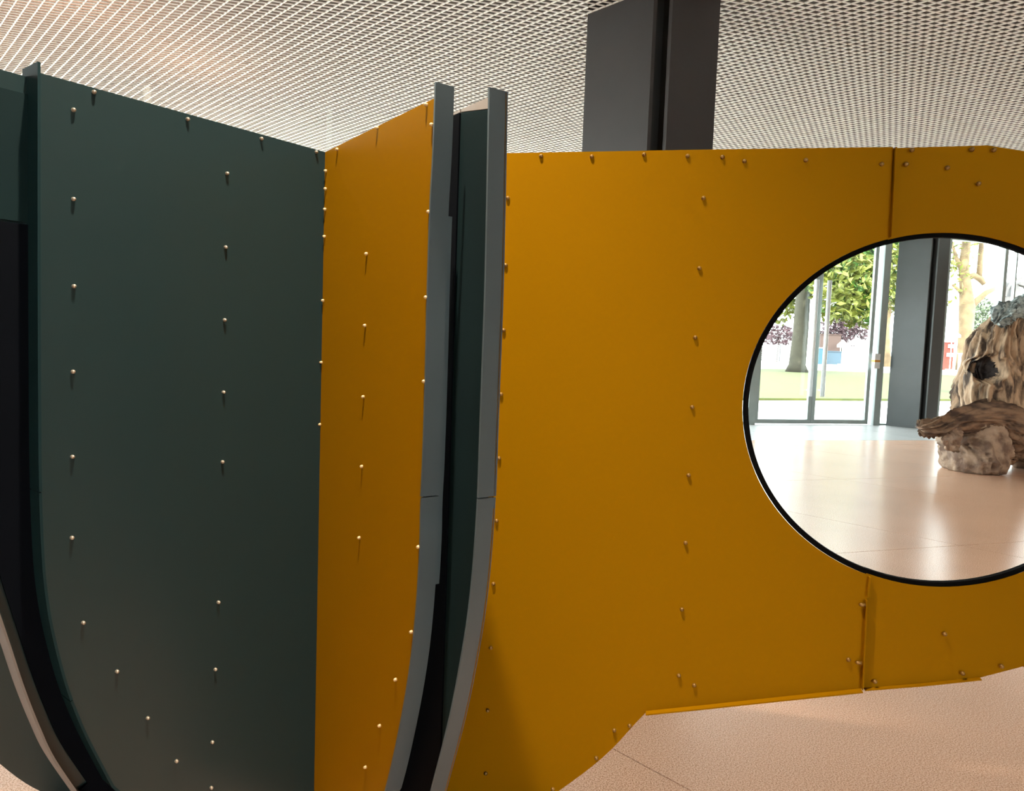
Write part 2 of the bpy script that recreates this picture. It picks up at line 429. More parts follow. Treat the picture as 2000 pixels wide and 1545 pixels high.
M3 = Matrix((FU, FV, UPV)).transposed().to_4x4()
cb.data.transform(M3)
cb.location = fuv(p, V1 - .15) - DLc + Vector((0, 0, 1.42))
ob = MB(); ob.box((-.073, -.048, -.02), (.073, .048, .025)); st = ob.build('orange_band', ORANGE, cb); st.data.transform(M3)

# left side glass wall
RW = tag(empty('window_2', fuv(U0, 3.0)), 'glass wall along the left side of the hall', kind='structure')
RL = fuv(U0, 3.0); v = 3.0
while v < V1 - .5:
    local(quad_slab('mullion', U0 - .05, U0 + .05, v, v + .09, 0, CEIL + 1.2, FRAME, RW), RL)
    local(quad_slab('pane', U0 - .006, U0 + .006, v + .09, min(v + 2.7, V1), .03, CEIL, GLASS, RW), RL)
    v += 2.7
# unseen warm spots and boxes, added to brighten the ceiling void at the left
for (x, y) in ((-5.6, 9.2), (-5.0, 11.4), (-8.2, 10.4), (-7.4, 7.6)):
    pd = bpy.data.lights.new('added_plenum_spot', 'SPOT'); pd.energy = 210; pd.color = (1, .66, .48); pd.shadow_soft_size = .05
    pd.spot_size = math.radians(165); pd.spot_blend = .5
    po = bpy.data.objects.new('added_plenum_spot', pd); COL.objects.link(po); po.parent = ceiling; po.location = (x, y, CEIL + .12); po.rotation_euler = (math.pi, 0, 0)
    hs = MB(); hs.box((-.16, -.1, 0), (.16, .1, .05)); ho = hs.build('added_spot_box', COLB, ceiling); ho.location = (x, y, CEIL + .04)

# steel columns: two flanges along the building grid around a dark recessed corner
def column(corner, label, z1, l1=.76, l2=.50, gap=.085, m=None):
    m = m or COLM
    c = xy(corner); root = empty('steel_column', c); tag(root, label, 'column', 'steel columns of the hall')
    def prism(name, a1, b1, a2, b2, m):
        q = [D1 * a1 + D2 * a2, D1 * b1 + D2 * a2, D1 * b1 + D2 * b2, D1 * a1 + D2 * b2]
        k = MB(); k.hexa(q, [p + Vector((0, 0, z1)) for p in q]); o = k.build(name, m, root)
        bm = bmesh.new(); bm.from_mesh(o.data); bmesh.ops.recalc_face_normals(bm, faces=bm.faces); bm.to_mesh(o.data); bm.free()
        return o
    prism('flange', gap, l1, 0, .03, m)
    prism('flange', 0, .03, gap, l2, m)
    prism('core', .16, l1 - .03, .16, l2 - .03, COLB)
    prism('web', gap + .06, gap + .12, .03, .16, COLB)
    prism('web', .03, .16, gap + .06, gap + .12, COLB)
    prism('rear_flange', l1 - .03, l1, .03, l2, m)
    prism('rear_flange', .03, l1 - .03, l2 - .03, l2, m)
    return root
# the near column: its left edge meets the mesh where the photo shows it
cn = at_z(1148, 28, CEIL); cn = xy(cn) - D1 * .76
column(cn, 'dark steel column rising to the mesh ceiling behind the yellow panel', CEIL + 1.15)
cf = at_z(1801, 838, 0)
column(cf, 'steel column beside the double glass door, seen through the round opening', CEIL + 1.15, .74, .38, m=COLM_LIT)

# ================================================================== THE SCULPTURE
ZT = 2.11
P_A0 = at_z(635, 297, ZT); P_A1 = at_z(77, 142, ZT); P_B1 = at_z(850, 191, ZT)
P_C0 = at_z(990, 300, ZT); P_C1 = at_z(1930, 282, ZT)
A = Plane(P_A0, P_A1); B = Plane(P_A0, P_B1); C = Plane(P_C0, P_C1)
P_W2 = at_z(990, 181, ZT)
W2 = Plane(P_W2, P_W2 - B.d)            # parallel to B, the other side of that fin
W2.n = -B.n                             # faces away from B
P_W3 = at_z(0, 138, ZT)
W3 = Plane(P_W3, P_W3 - A.d); W3.n = -A.n
def isect(p, q):
    a = Matrix(((p.d.x, -q.d.x), (p.d.y, -q.d.y))); r = a.inverted() @ Vector((q.o.x - p.o.x, q.o.y - p.o.y)); return p.o + p.d * r.x
K2 = isect(W2, C)                        # inner corner of W2 and C
u_k2_C = (K2 - C.o).dot(C.d); u_k2_W = (K2 - W2.o).dot(W2.d)
sc_loc = xy(P_A0)
S = tag(empty('folded_panel_sculpture', (0, 0, 0)), 'large folded sheet sculpture of yellow and dark grey bolted panels with a round opening', 'sculpture')

# --- panel A, dark grey, left of the corner
eA = [(77, 142), (77, 500), (78, 800), (80, 960), (86, 1100), (96, 1190), (108, 1250), (123, 1310), (141, 1366), (172, 1440), (222, 1535)]
cA = [A.px(*p) for p in eA]
lastu, lastz = cA[-1]
cA = spline(cA, 6)
z_end = .0
tail = [(lastu * .80, lastz * .55), (lastu * .58, lastz * .16), (lastu * .40, 0.0)]
cA2 = spline([cA[-1]] + tail, 6)[1:]
outA = [(0.0, 0.0), (0.0, ZT)] + cA + cA2
pA = tag(plate('dark_panel', A, outA, CHAR, S), 'dark grey sheet left of the corner')
# edge strip in segments, spanning backwards from the sheet
def split_at(curve, zs):
    segs, cur, zi = [], [curve[0]], 0
    for p in curve[1:]:
        cur.append(p)
        if zi < len(zs) and p[1] <= zs[zi]:
            segs.append(cur); cur = [p]; zi += 1
    segs.append(cur); return segs
WA = .083
zj1, zj2 = A.px(79, 940)[1], A.px(141, 1366)[1]
full = [(cA[0][0], ZT + .022)] + cA + cA2
for i, sg in enumerate(split_at(full, [zj1, zj2])):
    if i: sg = [(sg[0][0], sg[0][1] - .0025)] + sg[1:]
    tag(ribbon('edge_strip', A, sg, .004 - .0012 * i, -WA, STRIP_SHADED, S, th=.006, shift=-.001), 'dark strip along the free edge')

# --- panel B, yellow, right of the corner
eB = [(850, 191), (846, 300), (840, 415), (835, 580), (831, 745), (826, 900), (822, 985), (820, 1067), (814, 1171), (804, 1276), (788, 1380), (767, 1484), (752, 1545)]
cB = spline([B.px(*p) for p in eB], 5)
lu, lz = cB[-1]
cB2 = spline([cB[-1], (lu * .80, lz * .55), (lu * .6, lz * .18), (lu * .42, 0)], 6)[1:]
outB = [(0, 0), (0, ZT)] + cB + cB2
pB = tag(plate('yellow_panel', B, outB, YELLOW, S), 'yellow sheet right of the corner')
WB = .047
zjB = B.px(822, 969)[1]
fullB = [(cB[0][0], ZT + .034)] + cB + cB2
for i, sg in enumerate(split_at(fullB, [zjB])):
    if i: sg = [(sg[0][0], sg[0][1] - .003)] + sg[1:]
    tag(ribbon('edge_strip', B, sg, .003 - .001 * i, -WB, STRIP_LIT, S, th=.006, shift=.0), 'dark strip along the free edge')

# --- W2, the sheet that closes the same fin on the other side
eW = [(990, 181), (986, 387), (982, 560), (977, 700), (971, 860), (967, 969), (959, 1088), (950, 1175), (938, 1255), (911, 1392), (871, 1545)]
cW = spline([W2.px(*p) for p in eW], 5)
lu, lz = cW[-1]
cW2 = spline([cW[-1], (lu + (u_k2_W - lu) * .2, lz * .55), (lu + (u_k2_W - lu) * .4, lz * .2), (lu + (u_k2_W - lu) * .58, 0)], 6)[1:]
pW = tag(plate('inner_side_panel', W2, [(u_k2_W, 0), (u_k2_W, ZT)] + cW + cW2, YELLOW, S), 'sheet on the far side of the fin')
fullW = [(cW[0][0], ZT + .002)] + cW + cW2
zjW = W2.px(967, 969)[1]
for i, sg in enumerate(split_at(fullW, [zjW])):
    if i: sg = [(sg[0][0], sg[0][1] - .003)] + sg[1:]
    tag(ribbon('edge_strip', W2, sg, .003 - .001 * i, -WB, STRIP_LIT, S, th=.006), 'dark strip along the free edge')
# lining inside the fin: two dark boards and grey battens above them
Bi = W2
def u_at(px): return W2.px(px, 300)[0]
u_n = cW[0][0]; sgn = 1 if u_k2_W > u_n else -1
u_s = W2.px(911, 190)[0]
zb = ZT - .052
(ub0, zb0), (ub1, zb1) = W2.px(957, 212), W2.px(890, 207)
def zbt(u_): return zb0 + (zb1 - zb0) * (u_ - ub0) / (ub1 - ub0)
u_i = u_n + sgn * .012; u_e = u_s + sgn * .06
insW = [(a + sgn * .02, b) for a, b in cW + cW2]
zn = zbt(u_i)
nearW = [p for p in insW if p[1] < zn - .02 and sgn * (u_s - p[0]) > .01]
zf = min(zbt(u_s), ZT - .008)
farW = [p for p in insW if p[1] < zn and sgn * (u_s - p[0]) <= .01 and p[1] > .03]
plate('lining_and_shade', W2, [(u_s, zf), (u_i, zn)] + nearW + [(u_s, nearW[-1][1])], LINER, S, th=.008, off=-.006)
plate('lining_and_shade', W2, [(u_k2_W - sgn * .03, farW[-1][1]), (u_k2_W - sgn * .03, zf), (u_s + sgn * .004, zf), (u_s + sgn * .004, farW[0][1] + .01)] + farW, LINERB_SHADE, S, th=.008, off=-.008)
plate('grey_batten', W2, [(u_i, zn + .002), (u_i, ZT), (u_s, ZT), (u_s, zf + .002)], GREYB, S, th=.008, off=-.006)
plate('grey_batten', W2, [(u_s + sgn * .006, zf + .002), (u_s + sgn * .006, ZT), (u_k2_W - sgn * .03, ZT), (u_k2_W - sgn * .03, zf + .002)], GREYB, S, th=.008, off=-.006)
# inner batten that backs the edge strip of B
zs0, zs1 = B.px(860, 1195)[1], ZT - .25
ub = [p for p in cB if zs0 <= p[1] <= zs1]
k = MB()
for (o0, o1, ins, nm, mm) in ((-WB - .001, -WB - .020, .012, 'inner_batten', STRIP_LIT),):
    ribbon(nm, B, [(u_ - .03, z_) for u_, z_ in ub], o0, o1, mm, S, th=.02)

# --- C, the big yellow panel with the round opening
hp = []
N = 96
ctr = C.px(1840, 801)
hole_px = [(1840 + 390 * math.cos(2 * math.pi * k / N), 801 + 347 * math.sin(2 * math.pi * k / N)) for k in range(N)]
hole = [C.px(*p) for p in hole_px]
def on_hole(px_):
    c = max(-1, min(1, (px_ - 1840) / 390)); s_ = math.sqrt(1 - c * c); return 801 - 347 * s_, 801 + 347 * s_
ytop, ybot = on_hole(1739)[0], on_hole(1696)[1]
left_arc = []
t_a = math.atan2((ytop - 801) / 347, (1739 - 1840) / 390); t_b = math.atan2((ybot - 801) / 347, (1696 - 1840) / 390)
ta, tb = t_a % (2 * math.pi), t_b % (2 * math.pi)     # image angles, y down; from the top seam round the left to the bottom seam
for k in range(61):
    t = ta + (tb - ta) * k / 60; left_arc.append(C.px(1840 + 390 * math.cos(t), 801 + 347 * math.sin(t)))
right_arc = []
tb2 = tb + .022; ta2 = ta - 2 * math.pi - .022
for k in range(81):
    t = tb2 + (ta2 - tb2) * k / 80; right_arc.append(C.px(1844 + 388 * math.cos(t), 801 + 347 * math.sin(t)))
foot = spline([C.px(*p) for p in ((1262, 1391), (1240, 1414), (1197, 1461), (1150, 1502), (1090, 1546))], 5)
fu, fz = foot[-1]
foot2 = spline([foot[-1], (fu - .10, fz * .55), (fu - .19, fz * .22), (fu - .27, 0.0)], 6)[1:]
topC = [(u_k2_C, ZT), C.px(990, 299), C.px(1382, 292), C.px(1744, 287)]
outC = topC + [C.px(1737, ytop)] [:0] + left_arc + [C.px(1682, 1347)] + [C.px(1500, 1366), C.px(1380, 1379)] + foot + foot2 + [(u_k2_C, 0.0)]
pC = tag(plate('yellow_panel', C, outC, YELLOW, S), 'big yellow sheet left of the round opening')
far_r = C.px(2300, 801)[0] + .22
c2z = C.px(1840, 801)[1]
b2 = [C.px(*p) for p in ((1675, 1347), (1800, 1337), (1915, 1325), (2000, 1303))]
r2 = spline([b2[-1], (b2[-1][0] + .14, b2[-1][1] + .09), (far_r - .14, c2z - .33), (far_r, c2z - .05), (far_r - .03, c2z + .30), (far_r - .2, c2z + .52)], 6)
t2 = [C.px(2000, 294), C.px(1930, 283), C.px(1738, 288.5)]
outC2 = b2[:-1] + r2 + t2 + list(reversed(right_arc))
pC2 = tag(plate('yellow_panel', C, outC2, YELLOW, S, off=-.0045), 'yellow sheet right of the seam')
# black rubber edging round the opening
def ring(name, r0, r1, off0, off1, m, t0, t1, n=64):
    v, f = [], []
    for k in range(n + 1):
        t = t0 + (t1 - t0) * k / n
        for (a, o_) in ((r0, off0), (r1, off0), (r1, off1), (r0, off1)):
            q = C.px(1842 + 389 * a * math.cos(t), 801 + 347 * a * math.sin(t)); v.append(C.p(q[0], q[1], o_))
    for k in range(n):
        for j in range(4): f.append((k * 4 + j, k * 4 + (j + 1) % 4, k * 4 + 4 + (j + 1) % 4, k * 4 + 4 + j))
    f += [(3, 2, 1, 0), (n * 4, n * 4 + 1, n * 4 + 2, n * 4 + 3)]
    o = mesh(name, v, f, m, S)
    bm = bmesh.new(); bm.from_mesh(o.data); bmesh.ops.recalc_face_normals(bm, faces=bm.faces); bm.to_mesh(o.data); bm.free(); return o
tag(ring('opening_trim', .976, 1.003, -.006, -.022, BLACK, ta + .002, tb - .002), 'black trim round the opening')
tag(ring('opening_trim', .976, 1.003, -.010, -.026, BLACK, tb2 + .004, ta2 + 2 * math.pi - 2 * math.pi - .004 + .0), 'black trim round the opening')
# seam flanges
def seg_rib(name, a, b, o0, o1, m, th, n=1):
    return ribbon(name, C, [C.px(*a), C.px(*b)], o0, o1, m, S, th=th)
seg_rib('seam_flange', (1747, 290), (1738, ytop - 2), .014, -.02, YELLOW, .003)
seg_rib('seam_flange', (1690, 1170), (1682, 1344), .014, -.02, YELLOW, .003)
seg_rib('seam_tab', (1696, ybot + 2), (1692, 1165), .010, -.02, YELLOW, .005)
for (x, y) in ((1686, 1180), (1679, 1293)):
    q = C.px(x, y); k = MB(); k.tube([C.p(q[0] + .004, q[1], .007), C.p(q[0] - .009, q[1], .007), C.p(q[0] - .012, q[1], .007)], [.005, .005, .002], 10)
    k.build('seam_bolt', BOLTY, S, True)
# bottom lips, bent forwards
lip1 = [C.px(*p) for p in ((1682, 1347), (1500, 1366), (1380, 1379), (1262, 1391))]
ribbon('bottom_lip', C, lip1, .022, -.004, YELLOW, S, th=-.004)
lip1b = [C.px(*p) for p in ((1915, 1326), (1800, 1338), (1688, 1347))]
ribbon('bottom_lip', C, lip1b, .010, -.008, YELLOW, S, th=-.003)
lip2 = [(a, b - .001) for a, b in reversed(r2[:14])]
ribbon('bottom_lip', C, lip2, .004, -.02, YELLOW, S, th=-.003)
# rear sheet of that fin
TH3 = .13
rear_hole = [(ctr[0] + (u_ - ctr[0]) * 1.14, ctr[1] + (z_ - ctr[1]) * 1.14) for u_, z_ in hole]
zc = C.px(1840, 801)[1]
rear = [(u_k2_C + .05, 0), (u_k2_C + .05, ZT), (b2[2][0] - .1, ZT - .01)] + [(far_r - .3, zc + .44), (far_r - .08, zc + .25), (far_r - .03, zc), (far_r - .16, zc - .28)] + \
       [(b2[2][0] + .2, b2[2][1] + .05), (b2[0][0], b2[0][1] + .02), (lip1[-1][0], lip1[-1][1] + .02)] + [(foot[-1][0] - .02, foot[-1][1])] + [(p[0], p[1]) for p in foot2]
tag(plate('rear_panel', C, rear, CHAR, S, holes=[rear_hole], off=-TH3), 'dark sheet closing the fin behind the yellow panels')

# --- W3 and the fourth fin at the far left
eW3 = [(0, 138), (-120, 104)]
u3_far = W3.uv(isect(W3, Plane(xy(P_A0) + Vector((-.05, .02, 0)), xy(P_A0) + Vector((-1.2, .03, 0)))))[0]
cW3 = [W3.px(*p) for p in ((-112, 106), (-110, 500), (-106, 800), (-84, 960), (-50, 1100), (0, 1253), (29, 1339), (58, 1411), (86, 1469), (138, 1545))]
cW3 = spline(cW3, 5)
lu, lz = cW3[-1]
cW3b = spline([cW3[-1], (lu + (u3_far - lu) * .2, lz * .5), (lu + (u3_far - lu) * .38, lz * .14), (lu + (u3_far - lu) * .55, 0)], 6)[1:]
tag(plate('dark_panel', W3, [(u3_far, 0), (u3_far, ZT)] + cW3 + cW3b, CHAR, S), 'dark sheet on the outer side of the left fin')
sg3 = 1 if u3_far > cW3[0][0] else -1
ribbon('edge_strip', W3, [(cW3[0][0], ZT + .022)] + cW3 + cW3b, .002, -.055, BROWNG, S, th=.005)
zb3 = ZT - .04
zl3 = W3.px(25, 432)[1]
plate('lining_and_shade', W3, [(cW3[0][0] + sg3 * .02, zl3), (cW3[0][0] + sg3 * .02, zb3), (u3_far - sg3 * .02, zb3), (u3_far - sg3 * .02, zl3)], LINER, S, th=.008, off=-.006)
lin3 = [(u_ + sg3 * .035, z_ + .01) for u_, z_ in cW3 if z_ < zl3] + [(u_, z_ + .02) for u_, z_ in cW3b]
plate('lining_and_shade', W3, [(u3_far - sg3 * .02, .03), (u3_far - sg3 * .02, zl3 - .005), (lin3[0][0], zl3 - .005)] + lin3, LINERB_SHADE, S, th=.008, off=-.006)  # black lower board stands in for the shade inside the left fin
D = Plane(isect(W3, Plane(xy(P_A0) + Vector((-.05, .02, 0)), xy(P_A0) + Vector((-1.2, .03, 0)))), xy(P_A0) + Vector((-1.2, .03, 0)))
dB = [D.px(*p) for p in ((150, 1590), (80, 1546), (0, 1492), (-90, 1400), (-180, 1260), (-240, 1080), (-262, 900))]
dB = spline([(p[0], max(p[1], .0)) for p in dB], 5)
outD = [(0, 0), (dB[0][0], 0)] + [(a, max(b, 0)) for a, b in dB[1:]] + [(dB[-1][0], 1.75), (0, 1.75)]
tag(plate('dark_panel', D, outD, CHAR, S), 'dark sheet of the fin at the far left')

# --- bolts
me_bp = dome_mesh('bolt_head_pale', BOLTP, .0045, .0085)
me_bs, me_by = dome_mesh('bolt_head_steel', BOLT, .0048, .0090), dome_mesh('bolt_head_yellow', BOLTY, .0060, .0080)
def bolts(pl, pts, me, parent):
    R = Matrix((-pl.n.cross(UPV), -pl.n, UPV)).transposed().to_4x4()
    for (x, y) in pts:
        p = pl.hit(x, y) ; o = bpy.data.objects.new('bolt', me); COL.objects.link(o); o.parent = parent
        o.matrix_local = Matrix.Translation(p) @ R
bolts(A, [(143, 215), (143, 389), (144, 559), (142, 726), (141, 892), (140, 1050), (162, 1216), (228, 1311), (288, 1402), (344, 1486),
          (443, 339), (440, 483), (438, 625), (436, 766), (434, 902), (426, 1176), (420, 1307), (414, 1449), (412, 1538),
          (183, 180), (366, 233), (510, 271), (617, 297)], me_bs, pA)
bolts(B, [(637.5, 334), (637, 369), (636, 409), (635, 462), (632, 587), (629, 708), (626, 829), (622, 948), (618.5, 1068), (614.5, 1188), (610.5, 1306),
          (605.5, 1425), (601, 1543), (717, 496), (714, 636), (711, 775), (708, 911), (703, 1050), (774, 1327), (743, 1417), (715, 1498),
          (845, 244), (839, 414), (834, 581), (830, 745), (819, 1068), (805, 1234), (738, 250), (834, 205), (660, 292)], me_bp, pB)
bolts(C, [(992, 387), (988, 518), (984, 645), (979, 770), (975, 895), (970, 1017), (964, 1140), (959, 1265), (953, 1387), (949, 1510),
          (1374, 387), (1366, 524), (1358, 659), (1352, 795), (1345, 928), (1339, 1060), (1332, 1190), (1326, 1319), (1356, 1338),
          (1230, 1417), (1200, 1426), (1165, 1480), (1080, 1541), (1057, 305), (1156, 306), (1258, 302), (1343, 305), (1411, 307), (1454, 315),
          (1574, 313), (1722, 321), (1657, 1288)], me_by, pC)
bolts(C, [(1770, 321), (1850, 328), (1911, 359), (1781, 293), (1898, 292), (1941, 293), (1845, 1238), (1880, 1315), (1956, 1301), (1709, 1331)], me_by, pC2)

# ================================================================== ROOT SCULPTURE
BARK = mat('bark_pale', (.47, .33, .215), .8, (.06, .038, .026), 11, bump=1.0, bscale=30, stretch=(1, 1, .28), detail=8)
BARK2 = mat('bark_dark', (.26, .16, .10), .8, (.06, .035, .025), 9, bump=1.0, bscale=28, stretch=(.4, .4, 1), detail=8)
BARK3 = mat('bark_stump', (.40, .29, .21), .8, (.17, .11, .08), 6, bump=1.0, bscale=24, detail=8)
GREYW = mat('weathered_grey_wood', (.42, .50, .50), .75, (.10, .14, .15), 14, bump=1.0, bscale=36, detail=8)
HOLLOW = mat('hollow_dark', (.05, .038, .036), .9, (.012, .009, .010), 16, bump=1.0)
for m_ in (BARK, BARK2, BARK3, GREYW): sharpen(m_, .38, .56)
YR = at_z(1905, 918, 0).y
def rp(px, py, dy=0.0): return at_y(px, py, YR + dy)
RS = tag(empty('root_sculpture', xy(rp(1930, 915))), 'upright gnarled tree root with a hollow knot, standing before the glass front', 'sculpture')
RL0 = RS.location.copy()
def gnarl(name, path, rad, m, n=56, rings=70, amp=.05, freq=3.0, ridge=.035, k=11, seed=0, flat=1.0, dent=None, zmin=None):
    """organic root: sweep with ridges that run along it and lumps"""
    P = spline([tuple(p) for p in path], max(2, rings // (len(path) - 1))); Rr = spline([(r,) for r in rad], max(2, rings // (len(path) - 1)))
    v, f = [], []
    for i, p in enumerate(P):
        p = Vector(p); t = (Vector(P[min(i + 1, len(P) - 1)]) - Vector(P[max(i - 1, 0)])).normalized()
        a = t.cross(Vector((0, 1, 0)));
        if a.length < .1: a = t.cross(Vector((1, 0, 0)))
        a.normalize(); b = t.cross(a)
        s_ = i / (len(P) - 1); endf = min(1, (min(s_, 1 - s_) / .05)) ** .5 if min(s_, 1 - s_) < .05 else 1
        for j in range(n):
            th = 2 * math.pi * j / n
            tw = th + 1.1 * s_ + .5 * noise.noise(Vector((math.cos(th), math.sin(th), s_ * 4 + seed)))
            rr = Rr[i][0] * (.35 + .65 * endf)
            q = p + (a * math.cos(th) + b * math.sin(th) * flat) * rr
            rg = abs(noise.noise(Vector((math.cos(tw) * k * .35, math.sin(tw) * k * .35, s_ * 1.6 + seed)))) * 2
            d = ridge * (rg - .4) * 2 + amp * noise.noise(q * freq + Vector((seed, 0, 0))) + .35 * amp * noise.noise(q * freq * 3.7)
            q = q + (q - p).normalized() * d
            if dent and q.y < p.y:
                wob = 1 + .35 * noise.noise(q * 7)
                dd = math.hypot(q.x - dent[0].x, (q.z - dent[0].z) * .85) * wob
                q = q + Vector((0, 1, 0)) * (dent[2] * math.exp(-(dd / dent[1]) ** 4)) - (Vector((0, 1, 0)) * .045 * math.exp(-((dd - dent[1] * 1.3) / (.22 * dent[1])) ** 2))
            if zmin is not None: q.z = max(q.z, zmin)
            v.append(q - RL0)
    L = len(P)
    for i in range(L - 1):
        for j in range(n): f.append((i * n + j, i * n + (j + 1) % n, (i + 1) * n + (j + 1) % n, (i + 1) * n + j))
    f.append(tuple(reversed(range(n)))); f.append(tuple((L - 1) * n + j for j in range(n)))
    o = mesh(name, v, f, m, RS, True)
    bm = bmesh.new(); bm.from_mesh(o.data); bmesh.ops.recalc_face_normals(bm, faces=bm.faces); bm.to_mesh(o.data); bm.free()
    return o
kn = rp(1926, 720); kn.y -= .20
trunk = gnarl('trunk', [rp(1960, 900, .25), rp(1948, 830, .22), rp(1940, 765, .2), rp(1944, 705, .18), rp(1957, 655, .15), rp(1972, 628, .1), rp(1990, 606, .1)],
              [.34, .42, .41, .33, .25, .18, .10], BARK, n=128, rings=170, amp=.045, ridge=.05, k=16, seed=3.1, dent=(kn, .145, .26), zmin=.005)
# the faces inside the knot become a part of their own
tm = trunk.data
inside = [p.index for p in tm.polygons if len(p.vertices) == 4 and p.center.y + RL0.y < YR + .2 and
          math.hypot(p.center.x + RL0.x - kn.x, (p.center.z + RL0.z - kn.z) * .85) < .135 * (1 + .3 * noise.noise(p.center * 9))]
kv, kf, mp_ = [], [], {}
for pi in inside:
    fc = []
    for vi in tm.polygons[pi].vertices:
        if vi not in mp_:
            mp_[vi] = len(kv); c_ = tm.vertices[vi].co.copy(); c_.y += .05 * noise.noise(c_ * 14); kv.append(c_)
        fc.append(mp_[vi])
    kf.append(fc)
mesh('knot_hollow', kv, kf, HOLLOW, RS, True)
bm = bmesh.new(); bm.from_mesh(tm); bm.faces.ensure_lookup_table()
bmesh.ops.delete(bm, geom=[bm.faces[k_] for k_ in inside], context='FACES'); bm.to_mesh(tm); bm.free()
gnarl('horizontal_root', [rp(1795, 838, -.3), rp(1822, 836, -.3), rp(1858, 829, -.26), rp(1905, 818, -.22), rp(1955, 820, -.2), rp(2010, 850, -.15), rp(2060, 880, 0)],
      [.07, .115, .12, .17, .21, .25, .22], BARK2, n=64, rings=90, amp=.05, ridge=.05, k=14, seed=9, zmin=.02)
gnarl('stump', [rp(1908, 925, -.05), rp(1906, 900, -.05), rp(1910, 868, -.05), rp(1912, 838, -.05), rp(1912, 822, -.05)], [.33, .41, .42, .36, .25], BARK3, n=64, rings=60, amp=.06, ridge=.04, k=12, seed=14, zmin=.002)
gnarl('hanging_root', [rp(1858, 832, -.32), rp(1856, 850, -.34), rp(1860, 868, -.34), rp(1868, 878, -.32)], [.10, .12, .08, .03], BARK3, n=32, rings=30, amp=.04, ridge=.03, seed=21)
gnarl('hanging_root', [rp(1968, 838, -.2), rp(1985, 862, -.2), rp(1976, 884, -.2), rp(1970, 896, -.2)], [.14, .17, .10, .03], BARK2, n=32, rings=30, amp=.05, ridge=.04, seed=25)
gnarl('root_foot', [rp(2030, 924, .35), rp(2020, 895, .35), rp(2020, 850, .3)], [.2, .26, .3], BARK2, n=40, rings=30, amp=.06, ridge=.05, seed=29, zmin=.002)
gnarl('grey_wood_crown', [rp(1944, 634, .0), rp(1958, 618, -.02), rp(1978, 606, -.02), rp(2010, 592, 0)], [.05, .12, .14, .13], GREYW, n=48, rings=50, amp=.06, freq=6, ridge=.05, k=12, seed=33)

# ================================================================== OUTSIDE
PAVE = mat('plaza_paving', (.78, .77, .75), .8, (.70, .69, .67), 1.0)
GRASS = mat('lawn_grass', (.052, .058, .0015), .9, (.026, .036, .001), 1.2, stretch=(.35, 3, 1), detail=6)
LEAF = mat('leaf_green', (.055, .140, .005), .6, (.018, .070, .002), 1.4)
LEAFY = mat('leaf_yellow_green', (.16, .17, .018), .6, (.07, .09, .010), 1.4)
LEAFP = mat('leaf_purple', (.065, .033, .042), .7, (.03, .013, .02), 1.0)
LEAFG = mat('leaf_grey_green', (.12, .15, .09), .7, (.05, .08, .04), 1.0)
TRUNK = mat('trunk_olive_bark', (.050, .046, .030), .9, (.03, .028, .018), 2.0, bump=.6)
TRUNKT = mat('trunk_tan_bark', (.20, .14, .075), .9, (.09, .058, .03), 1.2, bump=.4)
GREYS = mat('outdoor_grey_metal', (.085, .078, .08), .6, (.06, .055, .055), 2)
FENCEM = mat('white_slats', (.115, .12, .125), .6)
BLUE = mat('blue_panel', (.012, .06, .10), .5); BLUE2 = mat('slate_blue_panel', (.03, .06, .09), .5)
RED = mat('red_panel', (.18, .016, .005), .5); BROWN = mat('brown_boards', (.06, .034, .028), .8)
CANVAS = mat('white_canvas', (.85, .85, .84), .8)
gr = MB(); gr.box((-120, -60, -.30), (160, 240, -.26)); tag(gr.build('ground', PAVE), 'pale plaza paving outside', kind='structure')
pv = MB(); pv.hexa([fuv(-60, V1 + .1, -.25), fuv(90, V1 + .1, -.25), fuv(90, 170, -.25), fuv(-60, 170, -.25)], [fuv(-60, V1 + .1, -.02), fuv(90, V1 + .1, -.02), fuv(90, 170, -.02), fuv(-60, 170, -.02)])
tag(pv.build('plaza', PAVE), 'pale paving beyond the glass front', kind='structure')
# raised terrace beyond the lawn
tz = .45
te = MB(); te.hexa([(-60, 64, -.02), (120, 64, -.02), (120, 160, -.02), (-60, 160, -.02)], [(-60, 64, tz), (120, 64, tz), (120, 160, tz), (-60, 160, tz)])
tag(te.build('terrace', PAVE), 'raised pale terrace behind the lawn', kind='structure')
lw = MB(); q = [at_z(px, py, .03) for px, py in ((1380, 779), (2250, 783), (2150, 733), (1440, 720))]
q = [Vector((p.x, p.y, 0)) for p in q]
lw.hexa([p + Vector((0, 0, -.02)) for p in q], [p + Vector((0, 0, .06)) for p in q])
tag(lw.build('lawn', GRASS), 'sunlit lawn strip outside the glass doors', 'lawn', kind='stuff')

def leaves(name, blobs, count, size, m, parent):
    v, f = [], []
    tot = sum(b[1].x * b[1].y * b[1].z for b in blobs)
    for (c, r) in blobs:
        for _ in range(int(count * r.x * r.y * r.z / tot)):
            while True:
                p = Vector((random.uniform(-1, 1), random.uniform(-1, 1), random.uniform(-1, 1)))
                if p.length < 1: break
            p = Vector((c.x + p.x * r.x, c.y + p.y * r.y, c.z + p.z * r.z))
            s = size * random.uniform(.6, 1.3)
            a = Vector((random.gauss(0, 1), random.gauss(0, 1), random.gauss(0, .7))).normalized(); b = a.orthogonal().normalized()
            b = Matrix.Rotation(random.uniform(0, 6.28), 3, a) @ b
            t = a.cross(b)
            k = len(v); v += [p - a * s, p + b * s * .42 + t * s * .1, p + a * s, p - b * s * .42 + t * s * .1]
            f += [(k, k + 1, k + 2), (k, k + 2, k + 3)]
    return tag(mesh(name, v, f, m, parent), kind='stuff')
def Pd(px, py, y): return at_y(px, py, y)

